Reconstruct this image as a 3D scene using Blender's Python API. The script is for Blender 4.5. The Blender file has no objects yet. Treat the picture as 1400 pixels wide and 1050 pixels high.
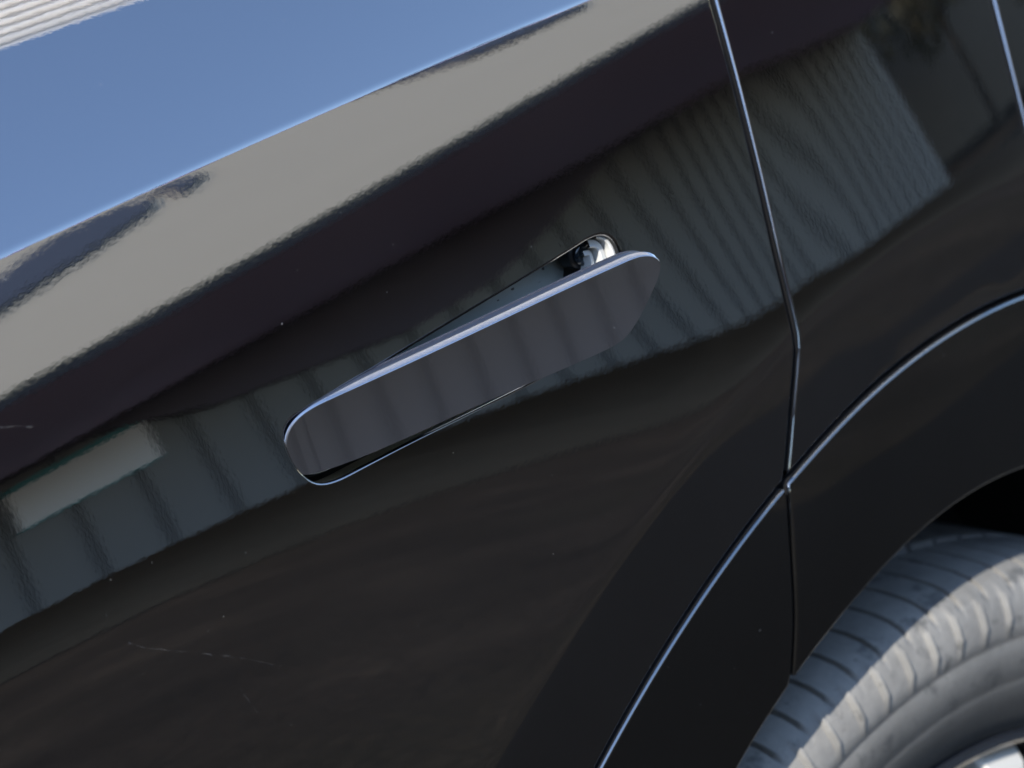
import bpy, bmesh, math, random
import numpy as np
from mathutils import Vector, Matrix
from mathutils.geometry import delaunay_2d_cdt

R = math.radians
scene = bpy.context.scene
C = bpy.data.collections.new('place'); scene.collection.children.link(C)

# ------------------------------------------------------------------ camera, sky, sun, exposure
AZ, EL, ROLL, DIST, Z0, FOC = R(40), R(18.8), R(-12.9), 1.15, 0.921, 2.8
W0, H0 = 1400.0, 1050.0
FV = np.array([math.sin(AZ)*math.cos(EL), math.cos(AZ)*math.cos(EL), -math.sin(EL)])
_r = np.cross(FV, [0, 0, 1]); _r /= np.linalg.norm(_r); _u = np.cross(_r, FV)
RV = math.cos(ROLL)*_r + math.sin(ROLL)*_u
UV = np.cross(RV, FV)
CAM = np.array([0, 0, Z0]) - FV*DIST

cd = bpy.data.cameras.new('camera'); cam = bpy.data.objects.new('camera', cd); C.objects.link(cam)
cam.matrix_world = Matrix(((RV[0], UV[0], -FV[0], CAM[0]), (RV[1], UV[1], -FV[1], CAM[1]),
                           (RV[2], UV[2], -FV[2], CAM[2]), (0, 0, 0, 1)))
cd.sensor_width = 36; cd.lens = 36*FOC; cd.clip_start = .05; cd.clip_end = 3000
cd.dof.use_dof = True; cd.dof.focus_distance = 1.13; cd.dof.aperture_fstop = 11
scene.camera = cam

SUN = np.array([-.62, -.36, .70]); SUN /= np.linalg.norm(SUN)
w = bpy.data.worlds.new('World'); scene.world = w; w.use_nodes = True
nt = w.node_tree; bg = nt.nodes['Background']; sky = nt.nodes.new('ShaderNodeTexSky')
sky.sky_type = 'NISHITA'; sky.sun_disc = False
sky.sun_elevation = math.asin(SUN[2]); sky.sun_rotation = math.atan2(SUN[0], SUN[1])
sky.air_density = 1.0; sky.dust_density = .2; sky.ozone_density = 2.0
nt.links.new(sky.outputs[0], bg.inputs[0]); bg.inputs[1].default_value = .15
sl = bpy.data.lights.new('sun', 'SUN'); sl.energy = 2.2; sl.angle = R(.5); sl.color = (1, .955, .89)
so = bpy.data.objects.new('sun', sl); C.objects.link(so)
so.rotation_euler = Vector(SUN).to_track_quat('Z', 'Y').to_euler()
vs = scene.view_settings
vs.view_transform = 'Standard'; vs.look = 'None'; vs.gamma = 1; vs.use_curve_mapping = False
vs.exposure = 1.9

# ------------------------------------------------------------------ the shape of the car's flank
XW, ZW = .255, .37                      # wheel centre
WALL_Y, EAVE_Y, EAVE_Z = -11.5, -7.0, 2.75
PITCH, ROOF_L = R(25), 8.0
def ray(px):
    px = np.atleast_2d(np.asarray(px, float))
    u = (px[:, 0]-W0/2)/W0; v = (H0/2-px[:, 1])/W0
    D = FV + (u[:, None]*RV + v[:, None]*UV)/FOC
    return D/np.linalg.norm(D, axis=1)[:, None]
def on_plane(px, y=0.0):
    D = ray(px); t = (y-CAM[1])/D[:, 1]
    return CAM + D*t[:, None]

LA = [(0, 345), (150, 282), (290, 222), (400, 170), (470, 134), (560, 96), (640, 63), (700, 39), (800, 1)]
LB = [(0, 566), (100, 510), (200, 455), (330, 383), (400, 335), (520, 262), (640, 190), (760, 115), (860, 55), (940, 0)]
LC = [(0, 862), (120, 805), (250, 745), (380, 675), (520, 620), (660, 575), (800, 540), (933, 500), (1023, 483), (1090, 465)]
GX0, GX1, GZ0, GZ1, GS = -1.0, .9, .15, 1.26, .0007
gx = np.arange(GX0, GX1+1e-9, GS); gz = np.arange(GZ0, GZ1+1e-9, GS)
HG = np.zeros((len(gx), len(gz)))       # outward displacement of the flank: y = -HG
NG = None
def bil(G, x, z):
    fx = np.clip((np.asarray(x)-GX0)/GS, 0, len(gx)-1.001); fz = np.clip((np.asarray(z)-GZ0)/GS, 0, len(gz)-1.001)
    i = fx.astype(int); j = fz.astype(int); a = fx-i; b = fz-j
    if G.ndim == 3: a = a[..., None]; b = b[..., None]
    return G[i, j]*(1-a)*(1-b)+G[i+1, j]*a*(1-b)+G[i, j+1]*(1-a)*b+G[i+1, j+1]*a*b
def on_body(px, off=0.0):
    D = ray(px); t = (0-CAM[1])/D[:, 1]
    for _ in range(12):
        P = CAM + D*t[:, None]
        t = t + ((-bil(HG, P[:, 0], P[:, 2])-off)-P[:, 1])/D[:, 1]*.8
    return CAM + D*t[:, None]
def sstep(e0, e1, x):
    t = np.clip((x-e0)/(e1-e0), 0, 1); return t*t*(3-2*t)
KX = [(-1, .0), (.12, .0), (.15, .55), (.185, 1.5), (.22, .6), (.30, .45), (.45, .5), (.9, .5)]     # lengthwise curvature
def build_body():
    global HG, NG
    for it in range(2):
        data = []
        for L, Y, Z, deg in ((LA, EAVE_Y-ROOF_L*.93*math.cos(PITCH), EAVE_Z+ROOF_L*.93*math.sin(PITCH), 2), (LB, EAVE_Y, EAVE_Z, 2), (LC, WALL_Y, .0, 2)):
            P = on_body(L); D = ray(L)
            beta = np.arctan2(-D[:, 2], D[:, 1]); alpha = np.arctan2(Z-P[:, 2], P[:, 1]-Y)
            T = (alpha+beta)/2
            data.append((np.polyfit(P[:, 0], P[:, 2], deg), np.polyfit(P[:, 0], T, 1 if L is not LC else 2), P[:, 0].min(), P[:, 0].max()))
        def ev(d, k):
            lo, hi = d[2]-.03, d[3]
            xc = np.clip(gx, lo, hi)
            v = np.polyval(d[k], xc); sl = np.polyval(np.polyder(d[k]), xc)
            v = v + np.clip(gx-xc, -.1, .03)*sl*(1 if k == 0 else 0)
            g = np.exp(-.5*(np.arange(-80, 81)/30.0)**2); g /= g.sum()
            return np.convolve(np.pad(v, 80, 'edge'), g, 'valid')
        zA, zB, zC = (ev(d, 0)[:, None] for d in data); tA, tB, tC = (ev(d, 1)[:, None] for d in data)
        zA = np.maximum(zA, zB+.012)
        Z = gz[None, :]+0*zA; X = gx[:, None]+0*Z
        # tilt through the three lines, piecewise linear and then smoothed along z
        sCB = (tB-tC)/(zB-zC); sBA = (tA-tB)/np.maximum(zA-zB, .02); 
        T = np.where(Z < zB, tC+(Z-zC)*sCB, tB+(np.minimum(Z, zA+.01)-zB)*sBA)
        zl = zC-.03
        T = np.where(Z < zl, tC-.03*sCB+(Z-zl)*1.05, T)
        T = np.maximum(T, R(-7))+R(1.3)*sstep(.12, .42, X)*sstep(-.05, .0, Z-zC)
        ker = np.exp(-.5*(np.arange(-46, 47)/16.0)**2); ker /= ker.sum()
        T = np.apply_along_axis(lambda v: np.convolve(np.pad(v, 46, 'edge'), ker, 'valid'), 1, T)
        wd = .0016
        sA = Z-zA
        T = T + R(14.5)*sstep(-.0008, .0012, sA) + R(26)*np.clip(sA, 0, .4)/.2
        T = np.clip(T, R(-8), R(75))
        tan = np.tan(T)
        Hc = np.cumsum((tan[:, 1:]+tan[:, :-1])*.5*GS, axis=1); Hc = np.concatenate([np.zeros((len(gx), 1)), Hc], 1)
        jc = np.clip(((zC[:, 0]-GZ0)/GS).astype(int), 0, len(gz)-1); fr = (zC[:, 0]-GZ0)/GS-jc
        ref = np.array([Hc[i, jc[i]]*(1-fr[i])+Hc[i, jc[i]+1]*fr[i] for i in range(len(gx))])
        kx = np.interp(gx, *zip(*KX)); k1 = np.cumsum(kx)*GS; k1 -= np.interp(0, gx, k1); k2 = np.cumsum(k1)*GS; k2 -= np.interp(0, gx, k2)
        H = -(Hc-ref[:, None])-k2[:, None]
        # recess towards the wheel arch
        rr = np.hypot(X-XW, Z-ZW); q = RCREASE(np.arctan2(Z-ZW, X-XW))-rr
        s = .0035
        H = H - FLARE*(np.sqrt(q*q+s*s)+q)*.5
        # the trim inside the gap starts flatter and rolls in towards the opening
        th = np.arctan2(Z-ZW, X-XW); d = np.clip(RARC(th)-rr, 0, .085); wt = 1-sstep(R(78), R(128), th)
        H = H + wt*math.tan(R(9))*(d-d*d/.17)
        HG = H
    dx = np.gradient(HG, GS, axis=0); dz = np.gradient(HG, GS, axis=1)
    N = np.stack([-dx, -np.ones_like(dx), -dz], -1)
    NG = N/np.linalg.norm(N, axis=-1)[..., None]
FLARE = math.tan(R(11))
L_CREASE = [(690, 1050), (820, 800), (900, 700), (1000, 568), (1090, 460), (1200, 372), (1310, 290), (1400, 255)]
_p = on_plane(L_CREASE); _a = np.arctan2(_p[:, 2]-ZW, _p[:, 0]-XW); _rr = np.hypot(_p[:, 0]-XW, _p[:, 2]-ZW)
_c = np.polyfit(_a, _rr, 2)
def RCREASE(a): return np.polyval(_c, np.clip(a, _a.min()-.15, _a.max()+.3))
_p = on_plane([(820, 1050), (875, 940), (940, 840), (1010, 743), (1075, 660), (1150, 572), (1230, 500), (1310, 445), (1400, 400)])
_a2 = np.arctan2(_p[:, 2]-ZW, _p[:, 0]-XW); _c2 = np.polyfit(_a2, np.hypot(_p[:, 0]-XW, _p[:, 2]-ZW), 2)
def RARC(a): return np.polyval(_c2, np.clip(a, _a2.min()-.1, _a2.max()+.1))
build_body()
_p = on_body(L_CREASE); _a = np.arctan2(_p[:, 2]-ZW, _p[:, 0]-XW); _rr = np.hypot(_p[:, 0]-XW, _p[:, 2]-ZW); _c = np.polyfit(_a, _rr, 2)
build_body()
def surf(x, z, off=0.0):
    """points and unit normals of the flank at (x, z), moved off along the normal"""
    x = np.asarray(x, float); z = np.asarray(z, float)
    P = np.stack([x, -bil(HG, x, z), z], -1); N = bil(NG, x, z); N = N/np.linalg.norm(N, axis=-1)[..., None]
    return P+N*off, N
# ==== END OF SURFACE

# ------------------------------------------------------------------ materials
class Mat:
    def __init__(s, name):
        s.m = bpy.data.materials.new(name); s.m.use_nodes = True; s.nt = s.m.node_tree
        s.b = s.nt.nodes['Principled BSDF']
    def n(s, t, **k):
        nd = s.nt.nodes.new('ShaderNode'+t)
        for a, v in k.items():
            if hasattr(nd, a): setattr(nd, a, v)
            else: nd.inputs[a.replace('_', ' ')].default_value = v
        return nd
    def l(s, a, b): s.nt.links.new(a, b)
    def set(s, **k):
        for a, v in k.items():
            i = s.b.inputs[a.replace('_', ' ')]
            if hasattr(v, 'links') or hasattr(v, 'is_output'): s.l(v, i)
            else: i.default_value = v if not isinstance(v, tuple) or len(v) == 4 else (*v, 1)
        return s
    def obj(s):
        return s.n('TexCoord').outputs['Object']
    def noise(s, scale, detail=3, rough=.5, vec=None):
        nd = s.n('TexNoise'); nd.inputs['Scale'].default_value = scale; nd.inputs['Detail'].default_value = detail
        nd.inputs['Roughness'].default_value = rough; s.l(vec or s.obj(), nd.inputs['Vector']); return nd.outputs['Fac']
    def ramp(s, fac, *stops):
        nd = s.n('ValToRGB'); e = nd.color_ramp.elements
        while len(e) < len(stops): e.new(.5)
        for q, (p, c) in zip(e, stops): q.position = p; q.color = (*c, 1) if len(c) == 3 else c
        s.l(fac, nd.inputs[0]); return nd.outputs[0]
    def math(s, op, a, b=None):
        nd = s.n('Math'); nd.operation = op
        for i, v in enumerate((a, b)):
            if v is None: continue
            if hasattr(v, 'is_output'): s.l(v, nd.inputs[i])
            else: nd.inputs[i].default_value = v
        return nd.outputs[0]
    def mix(s, f, a, b):
        nd = s.n('Mix'); nd.data_type = 'RGBA'
        for i, v in ((0, f), (6, a), (7, b)):
            if hasattr(v, 'is_output'): s.l(v, nd.inputs[i])
            else: nd.inputs[i].default_value = v if i == 0 else (*v, 1)
        return nd.outputs[2]
    def bump(s, h, strength, dist=.001, normal=None):
        nd = s.n('Bump'); nd.inputs['Strength'].default_value = strength; nd.inputs['Distance'].default_value = dist
        s.l(h, nd.inputs['Height'])
        if normal: s.l(normal, nd.inputs['Normal'])
        s.l(nd.outputs[0], s.b.inputs['Normal']); return nd.outputs[0]

def dust_mask(M, scale, thr):
    """sparse specks: voronoi cells, a few of them with a small dot"""
    v = M.n('TexVoronoi'); v.inputs['Scale'].default_value = scale; v.inputs['Randomness'].default_value = 1
    M.l(M.obj(), v.inputs['Vector'])
    sep = M.n('SeparateColor'); M.l(v.outputs['Color'], sep.inputs[0])
    rad = M.math('MULTIPLY', M.math('POWER', sep.outputs[1], 3.0), thr)
    return M.math('MULTIPLY', M.math('LESS_THAN', v.outputs['Distance'], rad), M.math('GREATER_THAN', sep.outputs[0], .45))

def paint_mat(name, col, rough, peel, scratches=()):
    M = Mat(name)
    sp = M.math('MAXIMUM', dust_mask(M, 70, .038), dust_mask(M, 230, .075))
    film = M.math('MULTIPLY', M.noise(9, 5, .6), M.noise(700, 2, .6))
    f = M.math('MAXIMUM', M.math('MULTIPLY', sp, .15), M.math('MULTIPLY', film, .012))
    for a, b, wd, am in scratches:
        (x0, z0), (x1, z1) = on_body([a, b])[:, [0, 2]]; mp = M.n('Mapping'); mp.vector_type = 'TEXTURE'; M.l(M.obj(), mp.inputs['Vector'])
        L = math.hypot(x1-x0, z1-z0); mp.inputs['Location'].default_value = (x0-XW, 0, z0); mp.inputs['Rotation'].default_value = (0, -math.atan2(z1-z0, x1-x0), 0)
        q = M.n('SeparateXYZ'); M.l(mp.outputs[0], q.inputs[0]); wob = M.math('MULTIPLY', M.math('SUBTRACT', M.noise(60, 3, .6), .5), .004)
        m = M.math('LESS_THAN', M.math('ABSOLUTE', M.math('ADD', q.outputs[2], wob)), wd)
        m = M.math('MULTIPLY', m, M.math('MULTIPLY', M.math('GREATER_THAN', q.outputs[0], 0), M.math('LESS_THAN', q.outputs[0], L)))
        m = M.math('MULTIPLY', m, M.ramp(M.noise(220, 3, .7), (.42, (0, 0, 0)), (.62, (1, 1, 1))))
        f = M.math('MAXIMUM', f, M.math('MULTIPLY', m, am))
    M.set(Metallic=1.0, Roughness=rough, Base_Color=col)
    h = M.math('ADD', M.noise(520, 2, .5), M.math('MULTIPLY', M.noise(130, 2, .5), 1.2))
    M.bump(h, 1.0, peel)
    d = M.n('BsdfDiffuse'); d.inputs[0].default_value = (.42, .42, .41, 1)
    mx = M.n('MixShader'); M.l(f, mx.inputs[0]); M.l(M.b.outputs[0], mx.inputs[1]); M.l(d.outputs[0], mx.inputs[2])
    M.l(mx.outputs[0], M.nt.nodes['Material Output'].inputs[0])
    return M.m
PAINT = paint_mat('black_paint', (.29, .285, .29), .015, 3.2e-6, [((175, 882), (385, 909), .00025, .05), ((0, 583), (45, 585), .0003, .07), ((330, 940), (352, 975), .00025, .02)])
TRIM = paint_mat('gloss_black_trim', (.20, .20, .20), .03, 4e-6)
BEVEL = paint_mat('handle_bevel', (.34, .33, .34), .22, 3e-6)
HANDLE = paint_mat('handle_black', (.47, .40, .42), .05, 3e-6)

def plain(name, col, rough=.5, metal=0, spec=.5, grain=0, gscale=300, var=0, vscale=20):
    M = Mat(name)
    c = col
    if var:
        c = M.mix(M.noise(vscale, 5, .6), tuple(q*(1-var) for q in col), tuple(min(1, q*(1+var)) for q in col))
        M.set(Base_Color=c)
    else: M.set(Base_Color=col)
    M.set(Roughness=rough, Metallic=metal, Specular_IOR_Level=spec)
    if grain: M.bump(M.noise(gscale, 3, .6), 1.0, grain)
    return M.m
LINER = plain('grey_liner_plastic', (.028, .030, .029), .35, 0, .6, 2e-5, 900, .15, 60)
PLATE = plain('slate_plastic', (.24, .275, .262), .42, 0, .5, 2e-5, 900, .2, 50)
DARK = plain('black_plastic', (.010, .010, .011), .4)
BUTTON = plain('dark_gloss_button', (.012, .02, .028), .08, 0, .7)
EDGE = plain('handle_edge_plastic', (.016, .018, .028), .30, 0, .5)
SILL = plain('sill_grey', (.5, .5, .48), .3, 0, .5)
STEEL = plain('bracket_grey', (.50, .50, .47), .3, 0, .5, 1e-5, 600, .2, 80)
WELL = plain('felt_liner', (.014, .016, .016), .9, 0, .2, 2e-3, 120)
SHELL = plain('shell_black', (.008, .008, .008), .8)
GLASS = plain('dark_glass', (.01, .011, .012), .02, 0, .6)

# ------------------------------------------------------------------ building helpers
def tag(o, label=None, cat=None, group=None, kind=None):
    for k, v in (('label', label), ('category', cat), ('group', group), ('kind', kind)):
        if v: o[k] = v
    return o
def empty(name, loc, label=None, cat=None, parent=None, group=None):
    o = bpy.data.objects.new(name, None); C.objects.link(o); o.empty_display_size = .1
    WLOC[o.name] = np.array(loc, float)
    if parent: o.parent = parent; o.location = Vector(np.array(loc)-WLOC[parent.name])
    else: o.location = loc
    return tag(o, label, cat, group)
WLOC = {}
def mesh(name, V, F, mat, parent=None, normals=None, smooth=True, kind=None, label=None):
    V = np.asarray(V, float); org = WLOC[parent.name] if parent else np.zeros(3)
    me = bpy.data.meshes.new(name); me.from_pydata((V-org).tolist(), [], F); me.update()
    o = bpy.data.objects.new(name, me); C.objects.link(o)
    WLOC[o.name] = org
    if parent: o.parent = parent
    me.materials.append(mat)
    if smooth: me.polygons.foreach_set('use_smooth', [True]*len(me.polygons))
    if normals is not None: me.normals_split_custom_set_from_vertices(np.asarray(normals).tolist())
    elif smooth: me.set_sharp_from_angle(angle=R(38))
    return tag(o, label, None, None, kind)
def inside(P, poly):
    x, z = P[:, 0], P[:, 1]; r = np.zeros(len(P), bool); a = np.asarray(poly); b = np.roll(a, -1, 0)
    for (x0, z0), (x1, z1) in zip(a, b):
        if z0 == z1: continue
        c = (z0 > z) != (z1 > z)
        r ^= c & (x < (x1-x0)*(z-z0)/(z1-z0)+x0)
    return r
def seg_dist(P, poly):
    a = np.asarray(poly); b = np.roll(a, -1, 0); d = np.full(len(P), 9.)
    for p, q in zip(a, b):
        e = q-p; L = (e@e) or 1e-12; t = np.clip(((P-p)@e)/L, 0, 1)
        d = np.minimum(d, np.hypot(*(P-(p+t[:, None]*e)).T))
    return d
def resample(pts, step):
    pts = np.asarray(pts, float); s = np.r_[0, np.cumsum(np.hypot(*np.diff(pts, axis=0).T))]
    n = max(2, int(round(s[-1]/step))+1); t = np.linspace(0, s[-1], n)
    return np.stack([np.interp(t, s, pts[:, k]) for k in range(pts.shape[1])], -1)
def smooth_line(pts, n=3):
    """Chaikin"""
    p = np.asarray(pts, float)
    for _ in range(n):
        q = [p[0]]
        for a, b in zip(p[:-1], p[1:]): q += [a*.75+b*.25, a*.25+b*.75]
        q.append(p[-1]); p = np.array(q)
    return p
def smooth_loop(pts, n=2):
    p = np.asarray(pts, float)
    for _ in range(n):
        b = np.roll(p, -1, 0); p = np.stack([p*.75+b*.25, p*.25+b*.75], 1).reshape(-1, p.shape[1])
    return p
def offset_loop(P, d):
    """move a CCW loop inwards by d (scalar or per edge)"""
    P = np.asarray(P, float); n = len(P); d = np.broadcast_to(np.asarray(d, float), n)
    e = np.roll(P, -1, 0)-P; e /= np.maximum(np.hypot(*e.T), 1e-12)[:, None]
    nn = np.stack([-e[:, 1], e[:, 0]], -1); out = []
    for i in range(n):
        a, b = i-1, i; c = e[a, 0]*e[b, 1]-e[a, 1]*e[b, 0]
        if abs(c) < .02:
            out.append(P[i]+(nn[a]*d[a]+nn[b]*d[b])*.5); continue
        p0 = P[i]+nn[a]*d[a]; q0 = P[i]+nn[b]*d[b]
        t = ((q0[0]-p0[0])*e[b, 1]-(q0[1]-p0[1])*e[b, 0])/c
        m = p0+e[a]*t
        if np.hypot(*(m-P[i])) > 4*max(abs(d[a]), abs(d[b]), 1e-9): m = (p0+q0)/2
        out.append(m)
    return np.array(out)
def area(P): P = np.asarray(P); Q = np.roll(P, -1, 0); return .5*np.sum(P[:, 0]*Q[:, 1]-P[:, 1]*Q[:, 0])

def field_points(lo, hi, dx, dz):
    xs = np.arange(lo[0], hi[0], dx); zs = np.arange(lo[1], hi[1], dz)
    return np.stack(np.meshgrid(xs, zs, indexing='ij'), -1).reshape(-1, 2)
VIS = ((-.36, .70), (.50, 1.16))
ZA_AT = lambda x: 1.0445+0*x
def grid_for(poly, holes):
    lo, hi = np.min(poly, 0), np.max(poly, 0)
    vl, vh = np.maximum(lo, VIS[0]), np.minimum(hi, VIS[1])
    A = field_points(lo, hi, .03, .02)
    A = A[~((A[:, 0] > VIS[0][0]-.01) & (A[:, 0] < VIS[1][0]+.01) & (A[:, 1] > VIS[0][1]-.01) & (A[:, 1] < VIS[1][1]+.01))]
    B = field_points(vl, vh, .007, .006)
    # the two creases get rows of their own
    rr = np.hypot(B[:, 0]-XW, B[:, 1]-ZW)-RCREASE(np.arctan2(B[:, 1]-ZW, B[:, 0]-XW))
    B = B[(np.abs(rr) > .008) & (np.abs(B[:, 1]-CREASE_Z(B[:, 0])) > .0065)]
    xs = np.arange(lo[0], hi[0], .008)
    rows = [np.stack([xs, CREASE_Z(xs)+q], -1) for q in (-.0045, -.003, -.0018, -.0011, -.0006, -.0002, .0002, .0006, .001, .0015, .0024, .0036, .005)]
    th = np.arange(R(20), R(210), .012)
    rings = [np.stack([XW+(RCREASE(th)+q)*np.cos(th), ZW+(RCREASE(th)+q)*np.sin(th)], -1) for q in (-.0055, -.003, -.0012, 0, .0012, .003, .0055)]
    Q = np.concatenate([A, B]+rows+rings)
    Q = Q[inside(Q, poly)]
    Q = Q[seg_dist(Q, poly) > .0022]
    for h in holes:
        Q = Q[~inside(Q, h)]; Q = Q[seg_dist(Q, h) > .0022]
    return Q
# the shoulder crease as the surface has it: where the tilt rises fastest
_g = NG[:, :, 2]; _lo = int((1.02-GZ0)/GS); _hi = int((1.075-GZ0)/GS)
_k = np.argmax(np.diff(_g[:, _lo:_hi], axis=1), axis=1); _cz = GZ0+GS*(_lo+_k+.5)
def CREASE_Z(x): return np.interp(x, gx, _cz)

def panel(name, poly, gaps, mat, parent, holes=(), off=0.0, r=.0016, depth=.012, hole_r=.0013, hole_depth=.010, lips=None):
    """a pressed panel: outline in (x, z), its edges rolled in where gaps[i] > 0 (half gap width per edge)"""
    poly = np.asarray(poly); gaps = np.asarray(gaps, float)
    flag = gaps > 0
    P = offset_loop(poly, np.where(flag, gaps+r, 0))
    G = grid_for(P, holes)
    loops = [P]+[np.asarray(h)[::-1] if area(h) > 0 else np.asarray(h) for h in holes]
    V2 = np.concatenate(loops+[G]); E = []; k = 0
    for L in loops:
        n = len(L); E += [(k+i, k+(i+1) % n) for i in range(n)]; k += n
    vv, ee, ff, *_ = delaunay_2d_cdt([Vector(p) for p in V2], E, [], 0, 1e-7)
    v = np.array([tuple(p) for p in vv]); f = np.array(ff)
    c = v[f].mean(1); keep = inside(c, P)
    for h in holes: keep &= ~inside(c, h)
    f = f[keep]
    X, N = surf(v[:, 0], v[:, 1], off)
    dk = []; V = [tuple(p) for p in X]; NN = [tuple(p) for p in N]; F = [tuple(int(q) for q in t) for t in f]
    # orient outwards (-y): CCW in (x, z) seen from -y is outward
    for li, L in enumerate(loops):
        rad, dep = (r, depth) if li == 0 else (hole_r, hole_depth)
        fl = flag if li == 0 else np.ones(len(L), bool)
        n = len(L); Xl, Nl = surf(L[:, 0], L[:, 1], off)
        t = np.roll(Xl, -1, 0)-np.roll(Xl, 1, 0)
        # corners: use the flagged side only where the neighbour has no lip
        for i in range(n):
            if fl[i] and not fl[i-1]: t[i] = Xl[(i+1) % n]-Xl[i]
            elif fl[i-1] and not fl[i]: t[i] = Xl[i]-Xl[i-1]
        t /= np.linalg.norm(t, axis=1)[:, None]; e = np.cross(t, Nl); e /= np.linalg.norm(e, axis=1)[:, None]
        prof = [(rad*math.sin(a), rad*(1-math.cos(a)), math.sin(a), math.cos(a)) for a in np.linspace(0, R(90), 8)]
        prof += [(rad, rad+dep*.3, 1, 0), (rad, rad+dep, 1, 0)]
        base = len(V); m = len(prof)
        for i in range(n):
            for a, b, ca, cb in prof:
                V.append(tuple(Xl[i]+e[i]*a-Nl[i]*b)); NN.append(tuple(e[i]*ca+Nl[i]*cb))
        for i in range(n):
            if not fl[i]: continue
            j = (i+1) % n
            for q in range(m-1):
                if q >= m-3: dk.append(len(F))
                F.append((base+i*m+q, base+i*m+q+1, base+j*m+q+1, base+j*m+q))
    o = mesh(name, V, F, mat, parent, normals=NN); o.data.materials.append(DARK)
    for q in dk: o.data.polygons[q].material_index = 1
    return o

# ------------------------------------------------------------------ the car
car = empty('parked_car', (XW, .9, 0), 'glossy black car seen at its rear door, with one handle popped out of its slot', 'car')
def xz(px, off=0): p = on_body(px, off); return p[:, [0, 2]]

# gap lines
g1 = xz([(975, 0), (1005, 110), (1035, 230), (1060, 340), (1086, 447), (1090, 472), (1083, 560), (1074, 662)])
d = (g1[0]-g1[1]); g1 = np.r_[[g1[0]+d*(1.245-g1[0][1])/d[1]], g1][::-1]     # from the arch up
G1 = resample(g1, .006); J = G1[0]
cl = xz([(820, 1050), (875, 940), (940, 840), (1010, 743), (1075, 660), (1150, 572), (1230, 500), (1310, 445), (1400, 400)])
_t = np.arctan2(cl[:, 1]-ZW, cl[:, 0]-XW); _q = np.polyfit(_t, np.hypot(cl[:, 0]-XW, cl[:, 1]-ZW), 2)
def ARC(t):
    tc = np.clip(t, _t.min()-.1, _t.max()+.1); r = np.polyval(_q, tc); return np.stack([XW+r*np.cos(t), ZW+r*np.sin(t)], -1)
op = xz([(1008, 1050), (1075, 935), (1160, 828), (1250, 735), (1330, 672), (1400, 638)])
_to = np.arctan2(op[:, 1]-ZW, op[:, 0]-XW); _qo = np.polyfit(_to, np.hypot(op[:, 0]-XW, op[:, 1]-ZW), 2)
def OPEN(t):
    tc = np.clip(t, _to.min()-.1, _to.max()+.1); r = np.polyval(_qo, tc); return np.stack([XW+r*np.cos(t), ZW+r*np.sin(t)], -1)
tJ = math.atan2(J[1]-ZW, J[0]-XW); J = ARC(np.array([tJ]))[0]; G1[0] = J
T_LO, T_HI = R(203), R(35)
a_door = ARC(np.linspace(T_LO, tJ, 90))
g4 = xz([(1352, -20), (1375, 70), (1400, 170)]); d = g4[0]-g4[1]
g4 = np.r_[[g4[0]+d*(1.245-g4[0][1])/d[1]], g4]
dd = g4[-1]-g4[-2]; p4 = g4[-1]+dd*.2
for _ in range(200):                       # run the tail gap down to the arch
    t4 = math.atan2(p4[1]-ZW, p4[0]-XW)
    if np.hypot(p4[0]-XW, p4[1]-ZW) < np.hypot(*(ARC(np.array([t4]))[0]-(XW, ZW))): break
    p4 = p4+dd*.03
p4 = ARC(np.array([t4]))[0]; G4 = resample(np.r_[[p4], g4[::-1]], .008)
TOP, LEFT, BOT, RIGHT = 1.245, -.97, .24, .87
def loop(*runs):
    """runs: (points, half gap); each run's last point is the next one's first"""
    P, g = [], []
    for pts, w in runs:
        for p in pts[:-1]: P.append(p); g.append(w)
    return np.array(P), np.array(g)
def line(a, b, s=.02): return resample([a, b], s)
WG = .0017
slot = smooth_loop(xz([(389, 603), (388, 590), (396, 574), (412, 563), (430, 553), (500, 511), (600, 450.5), (700, 390.5), (780, 342), (806, 325), (824, 318.5), (840, 325), (850, 345), (855, 378),
                       (848, 420), (818, 465), (770, 500), (640, 565), (560, 604), (490, 641), (464, 655), (440, 662), (421, 656), (402, 635)]), 2)
if area(slot) < 0: slot = slot[::-1]
slot = resample(np.r_[slot, slot[:1]], .0022)[:-1]; slot = offset_loop(slot, -.0010)
q0 = np.array([LEFT, BOT]); q1 = a_door[0]
P, g = loop((line(q0, q1), 0), (a_door, WG), (G1, WG), (line(G1[-1], (LEFT, TOP)), 0), (line((LEFT, TOP), q0), 0))
door = panel('rear_door', P, g, PAINT, car, holes=[slot], r=.0014)
a_q = ARC(np.linspace(tJ, t4, 60))
P, g = loop((a_q, WG), (G4, WG), (line(G4[-1], G1[-1]), 0), (G1[::-1], WG))
panel('quarter_panel', P, g, PAINT, car, r=.0014)
a_t = ARC(np.linspace(t4, T_HI, 30))
P, g = loop((a_t, WG), (line(a_t[-1], (RIGHT, a_t[-1][1])), 0), (line((RIGHT, a_t[-1][1]), (RIGHT, TOP)), 0), (line((RIGHT, TOP), G4[-1]), 0), (G4[::-1], WG))
panel('tail_panel', P, g, PAINT, car)
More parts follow.
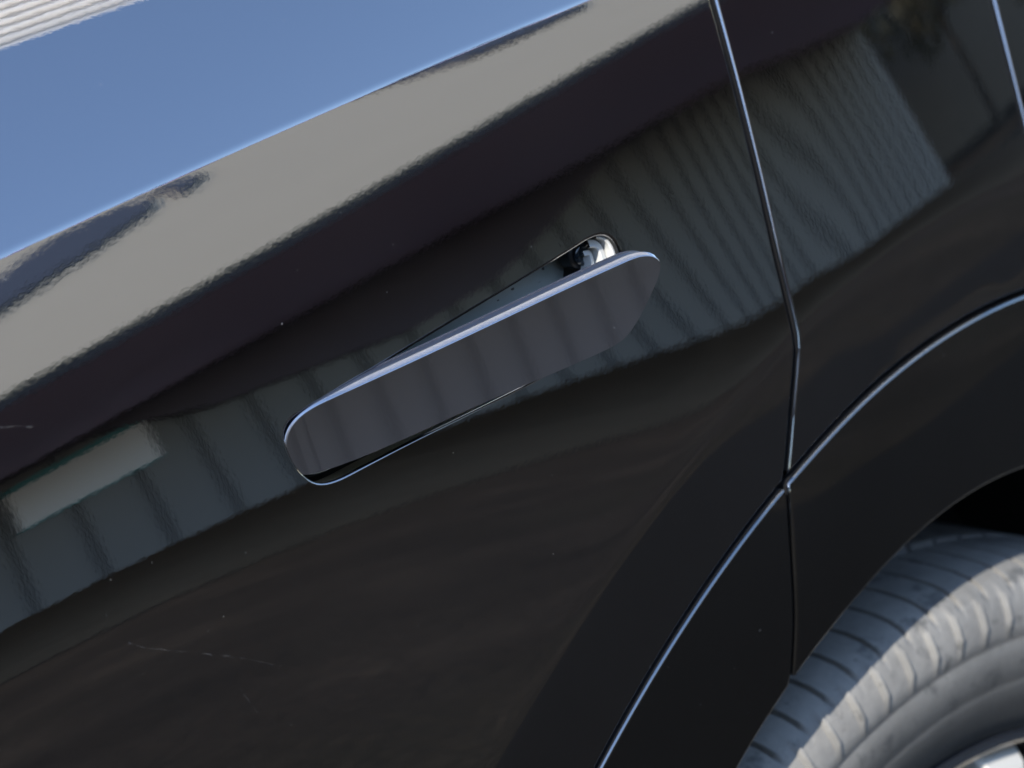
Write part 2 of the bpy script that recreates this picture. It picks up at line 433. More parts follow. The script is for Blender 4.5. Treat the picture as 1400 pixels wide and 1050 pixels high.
# black arch trim in two lengths
g3 = smooth_line(xz([(1075, 661), (1078, 720), (1083, 800), (1085, 850), (1080, 937)]), 2); g3 = resample(g3, .005); g3[0] = J
tk = math.atan2(g3[-1][1]-ZW, g3[-1][0]-XW); g3[-1] = OPEN(np.array([tk]))[0]
o_f = OPEN(np.linspace(T_LO, tk, 80)); a_f = ARC(np.linspace(T_LO, tJ, 90))
P, g = loop((line(a_f[0], o_f[0], .01), 0), (o_f, .0001), (g3[::-1], .0009), (a_f[::-1], WG*.6))
panel('arch_trim', P, g, TRIM, car, off=.0012, r=.0017, depth=.016)
o_r = OPEN(np.linspace(tk, T_HI, 90)); a_r = ARC(np.linspace(tJ, T_HI, 90))
P, g = loop((g3, .0009), (o_r, .0001), (line(o_r[-1], a_r[-1], .01), 0), (a_r[::-1], WG*.6))
panel('arch_trim', P, g, TRIM, car, off=.0012, r=.0017, depth=.016)

# dark seals behind the gaps, a shell behind the panels
def ribbon(name, pts, wd, mat, parent, off):
    pts = np.asarray(pts); t = np.gradient(pts, axis=0); t /= np.hypot(*t.T)[:, None]; n = np.stack([-t[:, 1], t[:, 0]], -1)
    a, _ = surf(*(pts+n*wd).T, off); b, _ = surf(*(pts-n*wd).T, off); k = len(pts)
    return mesh(name, np.r_[a, b], [(i, i+1, k+i+1, k+i) for i in range(k-1)], mat, parent)
ribbon('door_seal', G1, .010, DARK, car, -.0115); ribbon('tail_seal', G4, .010, DARK, car, -.0115)
ribbon('arch_seal', ARC(np.linspace(T_LO, T_HI, 150)), .010, DARK, car, -.012); ribbon('trim_seal', g3, .008, DARK, car, -.012)

def boxes(name, bs, mat, parent=None, smooth=False, bevel=0, kind=None):
    bm = bmesh.new()
    for (x0, x1, y0, y1, z0, z1) in bs:
        r_ = bmesh.ops.create_cube(bm, size=1)
        bmesh.ops.scale(bm, vec=(x1-x0, y1-y0, z1-z0), verts=r_['verts']); bmesh.ops.translate(bm, vec=((x0+x1)/2, (y0+y1)/2, (z0+z1)/2), verts=r_['verts'])
    if bevel: bmesh.ops.bevel(bm, geom=bm.edges[:], offset=bevel, segments=2, affect='EDGES', profile=.5)
    me = bpy.data.meshes.new(name); org = WLOC[parent.name] if parent else np.zeros(3)
    bm.transform(Matrix.Translation(Vector(-org))); bm.to_mesh(me); bm.free(); me.materials.append(mat)
    o = bpy.data.objects.new(name, me); C.objects.link(o); WLOC[o.name] = org
    if parent: o.parent = parent
    return tag(o, None, None, None, kind)
yt = float(-bil(HG, 0., TOP-.004))
boxes('body_shell', [(LEFT, -.215, .11, 1.75, BOT, .96), (LEFT, RIGHT, .30, 1.75, .962, 1.2), (.72, RIGHT, .13, 1.75, .35, .95)], SHELL, car)
def sheet(name, rows, mat, parent, thick=.004):
    rows = np.asarray(rows); nx_ = len(rows[0]); V = rows.reshape(-1, 3)
    F = [(i*nx_+j, i*nx_+j+1, (i+1)*nx_+j+1, (i+1)*nx_+j) for i in range(len(rows)-1) for j in range(nx_-1)]
    return mesh(name, V, F, mat, parent)
sheet('side_window', [[(x, yt+.01+k*.20, TOP+k*.30) for x in np.linspace(LEFT, RIGHT, 12)] for k in np.linspace(0, 1, 6)], GLASS, car)
sheet('roof', [[(x, yt+.215+k*.9, TOP+.30+.05*math.sin(k*2.2)) for x in np.linspace(LEFT, RIGHT, 12)] for k in np.linspace(0, 1, 10)], PAINT, car)

# ------------------------------------------------------------------ handle recess
rec = empty('handle_recess', tuple(on_body([(620, 490)])[0]+(0, .02, 0)), parent=car)
def ring_loft(name, loops, mat, parent, flip=False, caps=()):
    k = len(loops[0]); V = np.concatenate(loops); F = []
    for a in range(len(loops)-1):
        for i in range(k): j = (i+1) % k; F.append((a*k+i, a*k+j, (a+1)*k+j, (a+1)*k+i))
    for cidx in caps: F.append(tuple(range(cidx*k, cidx*k+k)) if cidx else tuple(range(k))[::-1])
    if flip: F = [t[::-1] for t in F]
    return mesh(name, V, F, mat, parent)
SX = slot[:, 0]
def S(inset, dep):
    L = offset_loop(slot, inset); X, N = surf(L[:, 0], L[:, 1]); return X+np.array([0, dep, 0])
ring_loft('liner', [S(.0016, .0112), S(.0024, .0135), S(.0034, .0140), S(.0038, .017), S(.0058, .0145), S(.0062, .021), S(.0078, .0215), S(.0085, .030)], LINER, rec)
bp = S(.0080, .0285); mid = bp.mean(0)
mesh('back_plate', np.r_[bp, [mid]], [(i, (i+1) % len(bp), len(bp)) for i in range(len(bp))], PLATE, rec, smooth=False)
def end_strip(name, prof, xmin, mat):
    idx = np.where(slot[:, 0] > xmin)[0]; gap_ = np.where(np.diff(idx) > 1)[0]
    if len(gap_): idx = np.r_[idx[gap_[0]+1:], idx[:gap_[0]+1]]
    L = [S(i_, d_)[idx] for i_, d_ in prof]; k = len(idx)
    return mesh(name, np.concatenate(L), [(a*k+i, a*k+i+1, (a+1)*k+i+1, (a+1)*k+i) for a in range(len(L)-1) for i in range(k-1)], mat, rec)
end_strip('end_rib', [(.0015, .0032), (.0025, .0030), (.0030, .0036), (.0031, .0075)], .0745, STEEL)
end_strip('end_rib', [(.0037, .0070), (.0064, .0064), (.0070, .0070), (.0072, .0120)], .0725, STEEL)
end_strip('end_rib', [(.0082, .0100), (.0100, .0096), (.0104, .0102), (.0106, .0160)], .0700, STEEL)
def low_strip(name, prof, x0, x1, mat):
    nz = offset_loop(slot, .001)[:, 1]-slot[:, 1]; ok = (nz > .0004) & (slot[:, 0] > x0) & (slot[:, 0] < x1); idx = np.where(ok)[0]; gap_ = np.where(np.diff(idx) > 1)[0]
    if len(gap_): idx = np.r_[idx[gap_[0]+1:], idx[:gap_[0]+1]]
    L = [S(i_, d_)[idx] for i_, d_ in prof]; k = len(idx)
    return mesh(name, np.concatenate(L), [(a*k+i, a*k+i+1, (a+1)*k+i+1, (a+1)*k+i) for a in range(len(L)-1) for i in range(k-1)], mat, rec)
low_strip('sill_rib', [(.0030, .0085), (.0034, .0066), (.0052, .0058), (.0060, .0062), (.0062, .012)], -.108, -.055, SILL)
def on_dep(px, dep): return on_body(px, 0)[0] if dep == 0 else on_plane(px, float(on_body(px)[0][1])+dep)[0]
def disc(name, c, r, h, mat, parent, n=32):
    V, F = [], []
    prof = [(r, h), (r, .0008), (r-.0005, .0002), (r-.0012, 0), (r*.55, .0006), (.00001, .0009)]
    for rr, yy in prof:
        for i in range(n): V.append((c[0]+rr*math.cos(2*PI*i/n), c[1]+yy, c[2]+rr*math.sin(2*PI*i/n)))
    for a in range(len(prof)-1):
        for i in range(n): j = (i+1) % n; F.append((a*n+i, a*n+j, (a+1)*n+j, (a+1)*n+i))
    return mesh(name, V, F, mat, parent)
PI = math.pi
bc = on_dep([(800, 347)], .012)
disc('button', bc, .0052, .009, BUTTON, rec); disc('button_collar', bc+(0, .0022, 0), .0068, .008, DARK, rec)
for px, w_, h_ in (((742, 371), .0012, .0040), ((700, 397), .0016, .0022), ((736, 388), .0012, .0016), ((776, 347), .0014, .0018), ((680, 412), .0012, .0014)):
    p = on_dep([px], .0280); boxes('slot_mark', [(p[0]-w_/2, p[0]+w_/2, p[1]-.0006, p[1]+.0004, p[2]-h_/2, p[2]+h_/2)], DARK, rec)

# ------------------------------------------------------------------ the popped-out handle
hng = on_body([(388, 595)])[0]
PH = R(9); HN = np.array([-math.sin(PH), -math.cos(PH), .16]); HN /= np.linalg.norm(HN)
HS = np.cross(HN, [0, 0, 1.]); HS = -HS if HS[0] < 0 else HS; HS /= np.linalg.norm(HS); HT = np.cross(HS, -HN) ; HT = HT if HT[2] > 0 else -HT
def on_handle(px):
    D = ray(px); t = ((hng-CAM)@HN)/(D@HN); q = CAM+D*t[:, None]-hng; return np.stack([q@HS, q@HT], -1)
ho = [(408, 650), (400, 643), (393, 622), (392, 602), (397, 586), (410, 570), (429, 557), (452, 546), (520, 515.5), (600, 478.5), (690, 436), (780, 393), (850, 361), (870, 352.5), (884, 350), (896, 352), (903.5, 360), (902, 373),
      (895, 392), (878, 428), (864, 451), (853, 464), (838, 474), (810, 487), (760, 509), (700, 534), (640, 560), (560, 597), (500, 623), (455, 640), (425, 648.5)]
face = smooth_loop(on_handle(ho), 1)
if area(face) < 0: face = face[::-1]
face = resample(np.r_[face, face[:1]], .0018)[:-1]
hd = empty('door_handle', tuple(hng), parent=car)
_hs = face[:, 0]-face[:, 0].min(); TAPER = (.5+.5*sstep(0, .055, _hs))[:, None]     # the cap thins out towards the hinge
_ho = offset_loop(face, -.001)-face; _up = np.clip(_ho[:, 1]/.001, -1, 1); _ho = _ho*(.2+.8*sstep(-.3, .5, _up))[:, None]
def HL(out, dep):
    L = face+_ho*(out/.001)*(TAPER*2-1+.1).clip(.1, 1); return hng+L[:, :1]*HS+L[:, 1:]*HT-HN*dep*TAPER
def handle_solid():
    prof = [(0, 0, 0), (.0003, .0001, 20), (.0006, .0004, 36), (.0014, .0022, 38), (.0018, .0028, 44), (.0020, .0031, 70), (.0020, .0035, 95), (.0016, .0040, 130)]
    # front face: flat grid of the outline, gently crowned through its normals
    loops = [HL(o, dep) for o, dep, _ in prof]; k = len(face)
    L2 = face; mn, mx_ = L2.min(0), L2.max(0)
    G = field_points(mn, mx_, .006, .004); G = G[inside(G, L2)]; G = G[seg_dist(G, L2) > .0012]
    vv, ee, ff, *_ = delaunay_2d_cdt([Vector(p) for p in np.r_[L2, G]], [(i, (i+1) % k) for i in range(k)], [], 0, 1e-8)
    v = np.array([tuple(p) for p in vv]); f = np.array(ff); f = f[inside(v[f].mean(1), L2)]
    cx, cz = v.mean(0)
    def crown(q):
        n_ = HN-HS*.03*(1-sstep(.003, .016, q[:, :1]-mn[0]))+HS*((q[:, :1]-cx)*.55)+HT*((q[:, 1:]-cz)*.9+.035); return n_/np.linalg.norm(n_, axis=1)[:, None]
    V = [tuple(p) for p in hng+v[:, :1]*HS+v[:, 1:]*HT]; N = [tuple(p) for p in crown(v)]; F = [tuple(map(int, t)) for t in f]
    e = np.roll(L2, -1, 0)-np.roll(L2, 1, 0); e /= np.hypot(*e.T)[:, None]; o2 = np.stack([e[:, 1], -e[:, 0]], -1); O3 = o2[:, :1]*HS+o2[:, 1:]*HT
    base = len(V); c0 = crown(L2)
    _tb = .25+.75*sstep(.004, .035, _hs)
    for lp, (o_, d_, aa) in zip(loops, prof):
        for i in range(k):
            V.append(tuple(lp[i])); a_ = aa*_tb[i]; n_ = c0[i]*math.cos(R(a_))+O3[i]*math.sin(R(a_)); N.append(tuple(n_/np.linalg.norm(n_)))
    for a in range(len(prof)-1):
        for i in range(k): j = (i+1) % k; F.append((base+a*k+i, base+(a+1)*k+i, base+(a+1)*k+j, base+a*k+j))
    o = mesh('grip', V, F, HANDLE, hd, normals=N); o.data.materials.append(BEVEL)
    for q in range(len(f), len(F)): o.data.polygons[q].material_index = 1
    return o
handle_solid()
ring_loft('grip_back', [HL(.0019, .0038), HL(.0022, .0096), HL(.0026, .0100), HL(.0027, .0106), HL(.0012, .0112), HL(-.008, .0114)], EDGE, hd, flip=True, caps=(5,))
# the arm that carries the free end, a bowed plate in two steps
def arm():
    out = []
    c = on_dep([(832, 380)], .014)
    for nm, dx, w_, mat in (('arm', .000, .0042, STEEL), ('arm_rib', .0062, .0016, STEEL)):
        V, F = [], []
        ys = np.linspace(-.012, .020, 9)
        for q in ys:
            xo = c[0]+dx+.0035*math.sin((q+.012)/.032*PI)-.002
            for sx, sz in ((-w_/2, -.014), (w_/2, -.014), (w_/2, .009), (-w_/2, .009)): V.append((xo+sx, c[1]+q, c[2]+sz))
        for a in range(len(ys)-1):
            for i in range(4): j = (i+1) % 4; F.append((a*4+i, a*4+j, (a+1)*4+j, (a+1)*4+i))
        F += [(3, 2, 1, 0), tuple(len(V)-4+i for i in range(4))]
        mesh(nm, V, F, mat, hd)
arm()

# ------------------------------------------------------------------ wheel
def rubber():
    M = Mat('tyre_rubber'); ob = M.obj()
    sp = M.n('SeparateXYZ'); M.l(ob, sp.inputs[0])
    rad = M.math('SQRT', M.math('ADD', M.math('MULTIPLY', sp.outputs[0], sp.outputs[0]), M.math('MULTIPLY', sp.outputs[2], sp.outputs[2])))
    n1 = M.noise(14, 6, .65); n2 = M.noise(120, 4, .6)
    # road dust on the outer shoulder; darker inner sidewall painted in for a shadow
    band = M.ramp(rad, (.280, (.05, .05, .05)), (.306, (.45, .45, .45)), (.322, (1, 1, 1)))
    amt = M.math('MULTIPLY', band, M.math('ADD', M.math('MULTIPLY', n1, .9), M.math('MULTIPLY', n2, .5)))
    amt = M.math('ADD', amt, M.math('MULTIPLY', n1, .22)); amt = M.math('MULTIPLY', amt, M.ramp(sp.outputs[1], (.034, (1, 1, 1)), (.075, (1.0, 1.0, 1.0)))); blot = M.ramp(M.noise(46, 4, .7), (.34, (.35, .35, .35)), (.44, (1, 1, 1))); amt = M.math('MULTIPLY', amt, blot)
    col = M.mix(amt, (.035, .036, .036), (.195, .187, .170))
    M.set(Base_Color=col, Roughness=.75, Specular_IOR_Level=.35); M.bump(M.noise(260, 4, .7), 1, 3e-4)
    return M.m
wy = .023; WX, WZ = .235, .352
wheel = empty('wheel', (WX, wy, WZ), parent=car)
def tyre():
    NP = 104; sub = [0, .05, .11, .16, .30, .46, .51, .56, .62, .68, .82, .95]
    prof = [(.300, .22, 0, 0), (.352, .215, 0, 0), (.3615, .19, 1, 0), (.3635, .12, 1, 0), (.3632, .072, 1, 0), (.3592, .071, 0, 0), (.3590, .064, 0, 0), (.3630, .063, 1, 0), (.3622, .040, 1, 0), (.3605, .026, 1, 0), (.3580, .017, 1, 0), (.3545, .0105, .7, 0),
            (.3505, .0065, .25, .3), (.3465, .0042, 0, 1), (.3400, .0020, 0, 1), (.3330, .0004, 0, 1), (.3275, 0, 0, .4), (.3220, .0000, 0, 0), (.3195, .0012, 0, 0), (.3175, .0012, 0, 0), (.3150, .0002, 0, 0),
            (.3050, .0006, 0, 0), (.2960, .0016, 0, 0), (.2930, .0030, 0, 0), (.2910, .0030, 0, 0), (.2885, .0030, 0, 0), (.2780, .0065, 0, 0), (.2680, .0115, 0, 0), (.2600, .017, 0, 0), (.2560, .022, 0, 0), (.2500, .032, 0, 0)]
    rnd = random.Random(4); V, F = [], []; n = NP*len(sub); k = len(prof)
    for p in range(NP):
        jit = rnd.uniform(-.05, .05)
        for s_ in sub:
            for (rr, yy, g_, rb) in prof:
                sk = (.3635-rr)*9+yy*2.0          # grooves and ribs slant a little
                th = 2*PI*(p+s_+jit*0+sk*.25)/NP
                gr = 1 if s_ in (.05, .11) else 0; rib = {.51: .9, .56: 1, .62: .6}.get(s_, 0)
                r2 = (rr if rr < .28 else .28+(rr-.28)*.842)-.0055*g_*gr+.0010*rb*rib; y2 = yy+.0028*g_*gr*(.2 if yy > .03 else 1)-.0026*rb*rib
                V.append((WX+r2*math.cos(th), wy+y2, WZ+r2*math.sin(th)))
    for i in range(n):
        j = (i+1) % n
        for q in range(k-1): F.append((i*k+q, j*k+q, j*k+q+1, i*k+q+1))
    return mesh('tyre', V, F, rubber(), wheel)
tyre()
def lathe(name, prof, mat, parent, n=160, c=(WX, wy, WZ)):
    V, F = [], []; k = len(prof)
    for i in range(n):
        t = 2*PI*i/n
        for rr, yy in prof: V.append((c[0]+rr*math.cos(t), c[1]+yy, c[2]+rr*math.sin(t)))
    for i in range(n):
        j = (i+1) % n
        for q in range(k-1): F.append((i*k+q, j*k+q, j*k+q+1, i*k+q+1))
    return mesh(name, V, F, mat, parent)
RIM = plain('rim_black', (.012, .014, .018), .18, 0, .8)
SPOKE = plain('spoke_silver', (.50, .47, .41), .5, .25, .5, 0, 1, .06, 30)
DISC = plain('brake_steel', (.05, .05, .05), .4, 1, .5, 1e-5, 800)
lathe('rim', [(.2585, .030), (.2580, .018), (.2565, .0145), (.2540, .0135), (.2515, .015), (.2490, .021), (.2450, .030), (.2370, .045), (.2300, .09), (.2270, .19)], RIM, wheel)
lathe('brake_disc', [(.02, .10), (.165, .10), (.168, .103), (.168, .118)], DISC, wheel, 96)
lathe('hub', [(.001, .028), (.045, .028), (.062, .034), (.066, .05), (.066, .10)], RIM, wheel, 64)
sp_px = on_plane([(1350, 1012)], wy+.030)[0]; sp_t = math.atan2(sp_px[2]-WZ, sp_px[0]-WX)
def spoke(t, name='spoke'):
    V, F = [], []; rs = [(.055, .018, .020), (.12, .018, .014), (.19, .015, .0135), (.225, .014, .0145), (.240, .017, .0165), (.247, .024, .018)]
    u = np.array([math.cos(t), 0, math.sin(t)]); v = np.array([-math.sin(t), 0, math.cos(t)]); c = np.array([WX, wy, WZ])
    for rr, yy, hw in rs:
        for s_, y_ in ((-hw, .022), (-hw, .004), (-hw+.003, 0), (hw-.003, 0), (hw, .004), (hw, .022)):
            V.append(c+u*rr+v*s_+np.array([0, yy+y_, 0]))
    k = 6
    for a in range(len(rs)-1):
        for i in range(k): j = (i+1) % k; F.append((a*k+i, (a+1)*k+i, (a+1)*k+j, a*k+j))
    F.append(tuple(range((len(rs)-1)*k, len(rs)*k)))
    return mesh(name, V, F, SPOKE, wheel)
for q in range(10): spoke(sp_t+2*PI*q/10)
# wheel well behind the trim
def well():
    V, F = [], []; th = np.linspace(R(-8), R(206), 60); rows = [(.425, .004), (.428, .10), (.425, .34), (.10, .345)]
    for t in th:
        for rr, yy in rows: V.append((XW+rr*math.cos(t), yy+.012, ZW+rr*math.sin(t)))
    k = len(rows)
    for i in range(len(th)-1):
        for q in range(k-1): F.append((i*k+q, i*k+q+1, (i+1)*k+q+1, (i+1)*k+q))
    mesh('wheel_well', V, F, WELL, car)
well()
# ==== END OF CAR

# ------------------------------------------------------------------ ground and the yard mirrored in the paint
def ground_mat():
    M = Mat('dark_soil')
    n = M.noise(1.6, 8, .65); n2 = M.noise(.35, 4, .5); n3 = M.noise(30, 4, .6)
    f = M.math('ADD', M.math('MULTIPLY', n, .6), M.math('MULTIPLY', n3, .4))
    c1 = M.ramp(f, (.3, (.0065, .0051, .0039)), (.55, (.0215, .0165, .0120)), (.75, (.056, .042, .028)))
    c = M.mix(M.math('MULTIPLY', M.ramp(n2, (.5, (0, 0, 0)), (.65, (1, 1, 1))), .35), c1, (.013, .013, .007))
    M.set(Base_Color=c, Roughness=.95, Specular_IOR_Level=.1); M.bump(n3, 1, .02); return M.m
g_ = 400.0; nn = 9; xs = np.linspace(-g_, g_, nn)
mesh('ground', [(x, y, 0) for x in xs for y in xs], [(i*nn+j, (i+1)*nn+j, (i+1)*nn+j+1, i*nn+j+1) for i in range(nn-1) for j in range(nn-1)], ground_mat(), smooth=False, kind='structure')

def mirror_hit(px, origin, normal):
    """where the flank's reflection of a pixel meets a plane"""
    P = on_body(px); D = ray(px); N = bil(NG, P[:, 0], P[:, 2]); N /= np.linalg.norm(N, axis=1)[:, None]
    Q = D-2*(D*N).sum(1)[:, None]*N; t = ((np.array(origin)-P)@np.array(normal))/(Q@np.array(normal)); return P+Q*t[:, None]
SHED_X0, SHED_X1 = -4.0, 21.2
shed = empty('corrugated_shed', (6, WALL_Y, 0), 'grey corrugated metal shed with a pale sheet roof, mirrored in the black paint', 'shed')
def corrugated():
    pitch, dep = .54, .06; V, F = [], []
    x = SHED_X0; xs_ = []
    while x < SHED_X1:
        xs_ += [(x, 0), (x+pitch*.70, 0), (x+pitch*.76, -dep), (x+pitch*.94, -dep)]; x += pitch
    for a, b in xs_:
        V += [(a, WALL_Y+b, 0), (a, WALL_Y+b, 2.698)]
    F = [(2*i, 2*i+2, 2*i+3, 2*i+1) for i in range(len(xs_)-1)]
    M = Mat('shed_sheet'); M.set(Base_Color=M.mix(M.noise(.8, 5, .6), (.175, .175, .178), (.21, .21, .213)), Roughness=.6)
    mesh('wall', V, F, M.m, shed, smooth=False)
corrugated()
RN = np.array([0, math.sin(PITCH), math.cos(PITCH)]); RO = np.array([0, EAVE_Y, EAVE_Z]); RD = np.array([0, -math.cos(PITCH), math.sin(PITCH)])
def roof_pt(x, s_, h=0): return RO+np.array([x, 0, 0])+RD*s_+RN*h
def roof_slab(name, x0, x1, s0, s1, h0, h1, mat):
    V = [roof_pt(x, s_, h) for h in (h0, h1) for x, s_ in ((x0, s0), (x1, s0), (x1, s1), (x0, s1))]
    return mesh(name, V, [(3, 2, 1, 0), (4, 5, 6, 7), (0, 1, 5, 4), (1, 2, 6, 5), (2, 3, 7, 6), (3, 0, 4, 7)], mat, shed, smooth=False)
ROOFM = plain('pale_roof', (.445, .372, .262), .7, 0, .2, 0, 1, .05, .7)
DARKW = plain('dark_fascia', (.035, .03, .034), .7)
SOFF = plain('soffit', (.92, .70, 1.0), .8)
roof_slab('roof', SHED_X0-.5, 21.8, 0, ROOF_L, .018, .043, ROOFM)
boxes('soffit', [(SHED_X0-.4, 21.7, WALL_Y-.2, EAVE_Y-.012, 2.70, 2.772)], SOFF, shed)
roof_slab('ridge_cap', SHED_X0-.5, 21.8, ROOF_L-.25, ROOF_L+.02, .046, .14, SOFF)
boxes('end_wall', [(SHED_X1-.02, SHED_X1+.1, WALL_Y-7, WALL_Y-.07, 0, 2.698)], DARKW, shed)

def roof_poly(name, pts, h0, h1, mat):
    k = len(pts); V = [roof_pt(x, q, h) for h in (h0, h1) for x, q in pts]
    return mesh(name, V, [tuple(range(k))[::-1], tuple(range(k, 2*k))]+[(i, (i+1) % k, k+(i+1) % k, k+i) for i in range(k)], mat, shed, smooth=False)
boxes('fascia', [(SHED_X0-.5, 21.8, EAVE_Y-.012, EAVE_Y+.004, 2.694, 2.764)], DARKW, shed)
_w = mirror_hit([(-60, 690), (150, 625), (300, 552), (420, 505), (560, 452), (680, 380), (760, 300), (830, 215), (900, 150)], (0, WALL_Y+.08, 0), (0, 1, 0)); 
EAVE_SHADE = plain('eave_shade_purple', (.085, .068, .098), .75)  # dark sheet on the upper wall, painted in for shade under the eave
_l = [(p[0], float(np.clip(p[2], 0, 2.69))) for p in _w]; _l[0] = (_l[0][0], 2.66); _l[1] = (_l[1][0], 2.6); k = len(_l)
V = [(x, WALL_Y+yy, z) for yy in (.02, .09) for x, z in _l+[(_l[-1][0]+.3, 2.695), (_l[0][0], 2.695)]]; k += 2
mesh('eave_shade_sheet', V, [tuple(range(k))[::-1], tuple(range(k, 2*k))]+[(i, (i+1) % k, k+(i+1) % k, k+i) for i in range(k)], EAVE_SHADE, shed, smooth=False)
HATCH = plain('dark_hatch', (.03, .028, .035), .6)
roof_poly('hatch', [(5.0, 2.75), (6.72, 3.88), (7.75, 4.65), (8.33, 5.45), (8.45, 6.1), (7.63, 5.82), (6.39, 4.66), (5.0, 3.7)], .046, .09, HATCH)
roof_poly('hatch', [(8.15, 4.75), (8.93, 5.50), (9.10, 6.22), (8.66, 5.98), (8.56, 5.55)], .046, .09, HATCH)
_k = mirror_hit([(440, 156), (500, 133), (560, 113), (640, 88), (720, 54), (800, 16), (800, 8), (700, 46), (640, 73), (560, 104), (480, 140)], RO, RN)
_k = [(p[0], float(np.clip((p-RO)@RD, .5, 7.6))) for p in _k]
roof_poly('gutter_strip', _k, .047, .10, HATCH)
SIGNW = plain('sign_white', (.8, .78, .8), .5); TEAL = plain('sign_teal', (.05, .28, .31), .5)
_s = mirror_hit([(5, 672), (200, 583), (222, 632), (22, 722)], (0, WALL_Y+.05, 0), (0, 1, 0))
sx0, sx1, sz0, sz1 = _s[[0, 3], 0].mean(), _s[[1, 2], 0].mean(), _s[2:, 2].mean(), _s[:2, 2].mean()
sg = empty('wall_sign', ((sx0+sx1)/2, WALL_Y+.03, (sz0+sz1)/2), 'blank pale sign board with teal edges on the corrugated shed wall', 'sign')
boxes('board', [(sx0, sx1, WALL_Y+.02, WALL_Y+.06, sz0, sz1)], SIGNW, sg)
boxes('edge_strip', [(sx0, sx1, WALL_Y+.015, WALL_Y+.065, sz0-.03, sz0)], TEAL, sg); boxes('edge_strip', [(sx0, sx1, WALL_Y+.015, WALL_Y+.065, sz1, sz1+.11)], TEAL, sg)

# darker tarmac beside the car
TAR = Mat('tarmac'); TAR.set(Base_Color=TAR.mix(TAR.noise(60, 5, .65), (.0036, .0029, .0023), (.0085, .0068, .0052)), Roughness=.9, Specular_IOR_Level=.15); TAR.bump(TAR.noise(180, 3, .6), 1, .004)
xs = np.linspace(-30, 30, 160); rnd = np.random.default_rng(3); ed = -1.22+.05*np.cumsum(rnd.normal(0, .25, len(xs)))*.3
mesh('road', [(x, e, .004) for x, e in zip(xs, ed)]+[(x, 12, .004) for x in xs], [(i, i+1, len(xs)+i+1, len(xs)+i) for i in range(len(xs)-1)], TAR.m, smooth=False, kind='structure')

SHADE_LIFT = Mat('shade_lift_soil'); SHADE_LIFT.set(Base_Color=SHADE_LIFT.mix(SHADE_LIFT.noise(3, 8, .7), (.082, .052, .027), (.195, .124, .064)), Roughness=.95, Specular_IOR_Level=.1)  # lighter ground colour laid in the shed's shadow to even out the shade
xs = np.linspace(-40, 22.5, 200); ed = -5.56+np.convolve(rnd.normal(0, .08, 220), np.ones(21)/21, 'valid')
mesh('shade_lift_ground', [(x, -40, .005) for x in xs]+[(x, e, .005) for x, e in zip(xs, ed)], [(i, i+1, len(xs)+i+1, len(xs)+i) for i in range(len(xs)-1)], SHADE_LIFT.m, smooth=False, kind='structure')
BLOCKER = plain('blocker_grey', (.20, .195, .205), .8, 0, .2, 0, 1, .05, 1)
nb = empty('sky_blocker', (-10, -7, 0), 'added grey block in front of the car, dims the sky mirrored in the panel gaps', 'blocker')  # added out of view to screen bright horizon sky from the gap edges
boxes('wall', [(-14, -10, -16, 1, 0, 7.0)], BLOCKER, nb); boxes('roof', [(-14.2, -9.8, -16.2, 1.2, 7.003, 7.2)], SOFF, nb)
for y, z in [(q, k) for q in (-13, -9.5, -6, -2.5) for k in (1.1, 4.4)]: boxes('blocker_pane', [(-10.02, -9.97, y-.6, y+.6, z, z+1.4)], GLASS, nb)
TIMB = plain('brown_timber', (.10, .08, .06), .8, 0, .2, 0, 1, .4, 6)
bn = empty('timber_barn', (26, -18, 0), 'brown timber barn behind the trees', 'barn')
for q in range(90): boxes('board', [(21+q*.42, 21+q*.42+.40, -18.05-.02*(q % 3), -17.9, 0, 7.5)], TIMB, bn)
boxes('roof', [(20.6, 59.2, -23, -17.7, 7.503, 7.7)], SOFF, bn)

# the white ribbed awning whose edge shows top left
AW = Mat('white_ribbed_sheet'); AW.set(Base_Color=(.8, .79, .75), Roughness=.5)
tr = AW.n('BsdfTranslucent'); tr.inputs[0].default_value = (.97, .94, .88, 1); mx = AW.n('MixShader'); mx.inputs[0].default_value = .95
AW.l(AW.b.outputs[0], mx.inputs[1]); AW.l(tr.outputs[0], mx.inputs[2]); AW.l(mx.outputs[0], AW.nt.nodes['Material Output'].inputs[0])
aw = empty('awning', (2.5, 2.5, 0), 'white ribbed awning high above the car, mirrored at the shoulder of the rear door', 'awning')
V, F = [], []; _y = float(mirror_hit([(40, 48), (110, 30), (180, 11)], (0, 0, 3.6), (0, 0, 1))[:, 1].mean()); ys = np.arange(_y, 2.7, .0046); X_ = np.linspace(.9, 5, 14)
rnd = np.random.default_rng(5)
for y in ys:
    for x in X_: V.append((x, y, 3.6+.034*math.sin(2*PI*y/.046)))
for i in range(len(ys)-1):
    for j in range(13): F.append((i*14+j, (i+1)*14+j, (i+1)*14+j+1, i*14+j+1))
mesh('ribbed_sheet', V, F, AW.m, aw)
POST = plain('post_grey', (.25, .25, .25), .5)
for x in (1.0, 4.9): boxes('post', [(x-.04, x+.04, 2.56, 2.64, 0, 3.76)], POST, aw)
boxes('beam', [(.9, 5, 2.55, 2.65, 3.62, 3.74)], POST, aw)

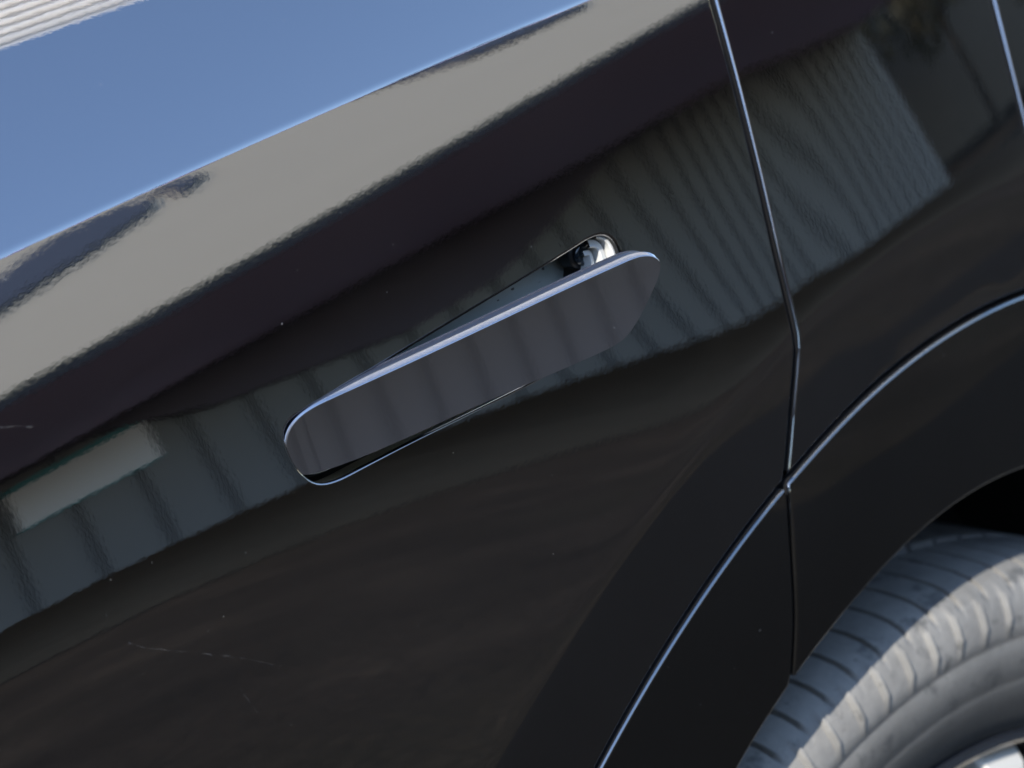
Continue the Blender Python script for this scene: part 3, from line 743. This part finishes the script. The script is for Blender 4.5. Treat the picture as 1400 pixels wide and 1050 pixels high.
# trees past the end of the shed
LEAF = Mat('leaves'); LEAF.set(Base_Color=LEAF.mix(LEAF.noise(.9, 4, .6), (.030, .032, .014), (.085, .070, .038)), Roughness=.8)
BARK = plain('bark', (.07, .055, .04), .9)
def tree(x, y, h, cr, label, seed):
    rnd = random.Random(seed); t = empty('broad_tree', (x, y, 0), label, 'tree', group='trees past the end of the shed')
    V, F = [], []
    def limb(a, b, ra, rb):
        a, b = np.array(a), np.array(b); d = b-a; d /= np.linalg.norm(d); u = np.cross(d, [.3, .8, .5]); u /= np.linalg.norm(u); v = np.cross(d, u); k = len(V)
        for p, r_ in ((a, ra), (b, rb)):
            for i in range(8): V.append(p+r_*(u*math.cos(i*PI/4)+v*math.sin(i*PI/4)))
        for i in range(8): j = (i+1) % 8; F.append((k+i, k+j, k+8+j, k+8+i))
    top = (x, y, h*.55); limb((x, y, 0), top, .17, .10); clumps = []
    for i in range(11):
        a = rnd.uniform(0, 2*PI); e = (x+cr*.75*math.cos(a)*rnd.uniform(.4, 1), y+cr*.75*math.sin(a)*rnd.uniform(.4, 1), h*rnd.uniform(.45, .92))
        limb((x, y, h*rnd.uniform(.3, .55)), e, .06, .02); clumps.append((e, cr*rnd.uniform(.3, .55)))
    mesh('trunk', V, F, BARK, t)
    V, F = [], []
    for (c, r_) in clumps:
        for _ in range(260):
            d = np.array([rnd.gauss(0, 1) for _ in range(3)]); d *= rnd.random()**.4*r_/np.linalg.norm(d); p = np.array(c)+d
            u = np.array([rnd.gauss(0, 1) for _ in range(3)]); u /= np.linalg.norm(u); v = np.cross(u, [rnd.gauss(0, 1) for _ in range(3)]); v /= np.linalg.norm(v); s_ = rnd.uniform(.05, .11); k = len(V)
            V += [p-u*s_-v*s_*.6, p+u*s_-v*s_*.6, p+u*s_+v*s_*.6, p-u*s_+v*s_*.6]; F.append((k, k+1, k+2, k+3))
    mesh('crown', V, F, LEAF.m, t, smooth=False)
for q, a in enumerate(((27.5, -16, 5.5, 2.0), (32.0, -14.5, 6.0, 2.3), (37, -13, 5.0, 2.4), (21.5, -27, 11.5, 3.0), (27.5, -27.5, 12.5, 3.2))):
    tree(*a, ('bushy tree just past the end of the shed', 'tall bushy tree, middle one past the shed', 'broad low tree farthest past the shed', 'tall tree standing behind the shed roof', 'tallest tree, behind the far end of the shed roof')[q], q)
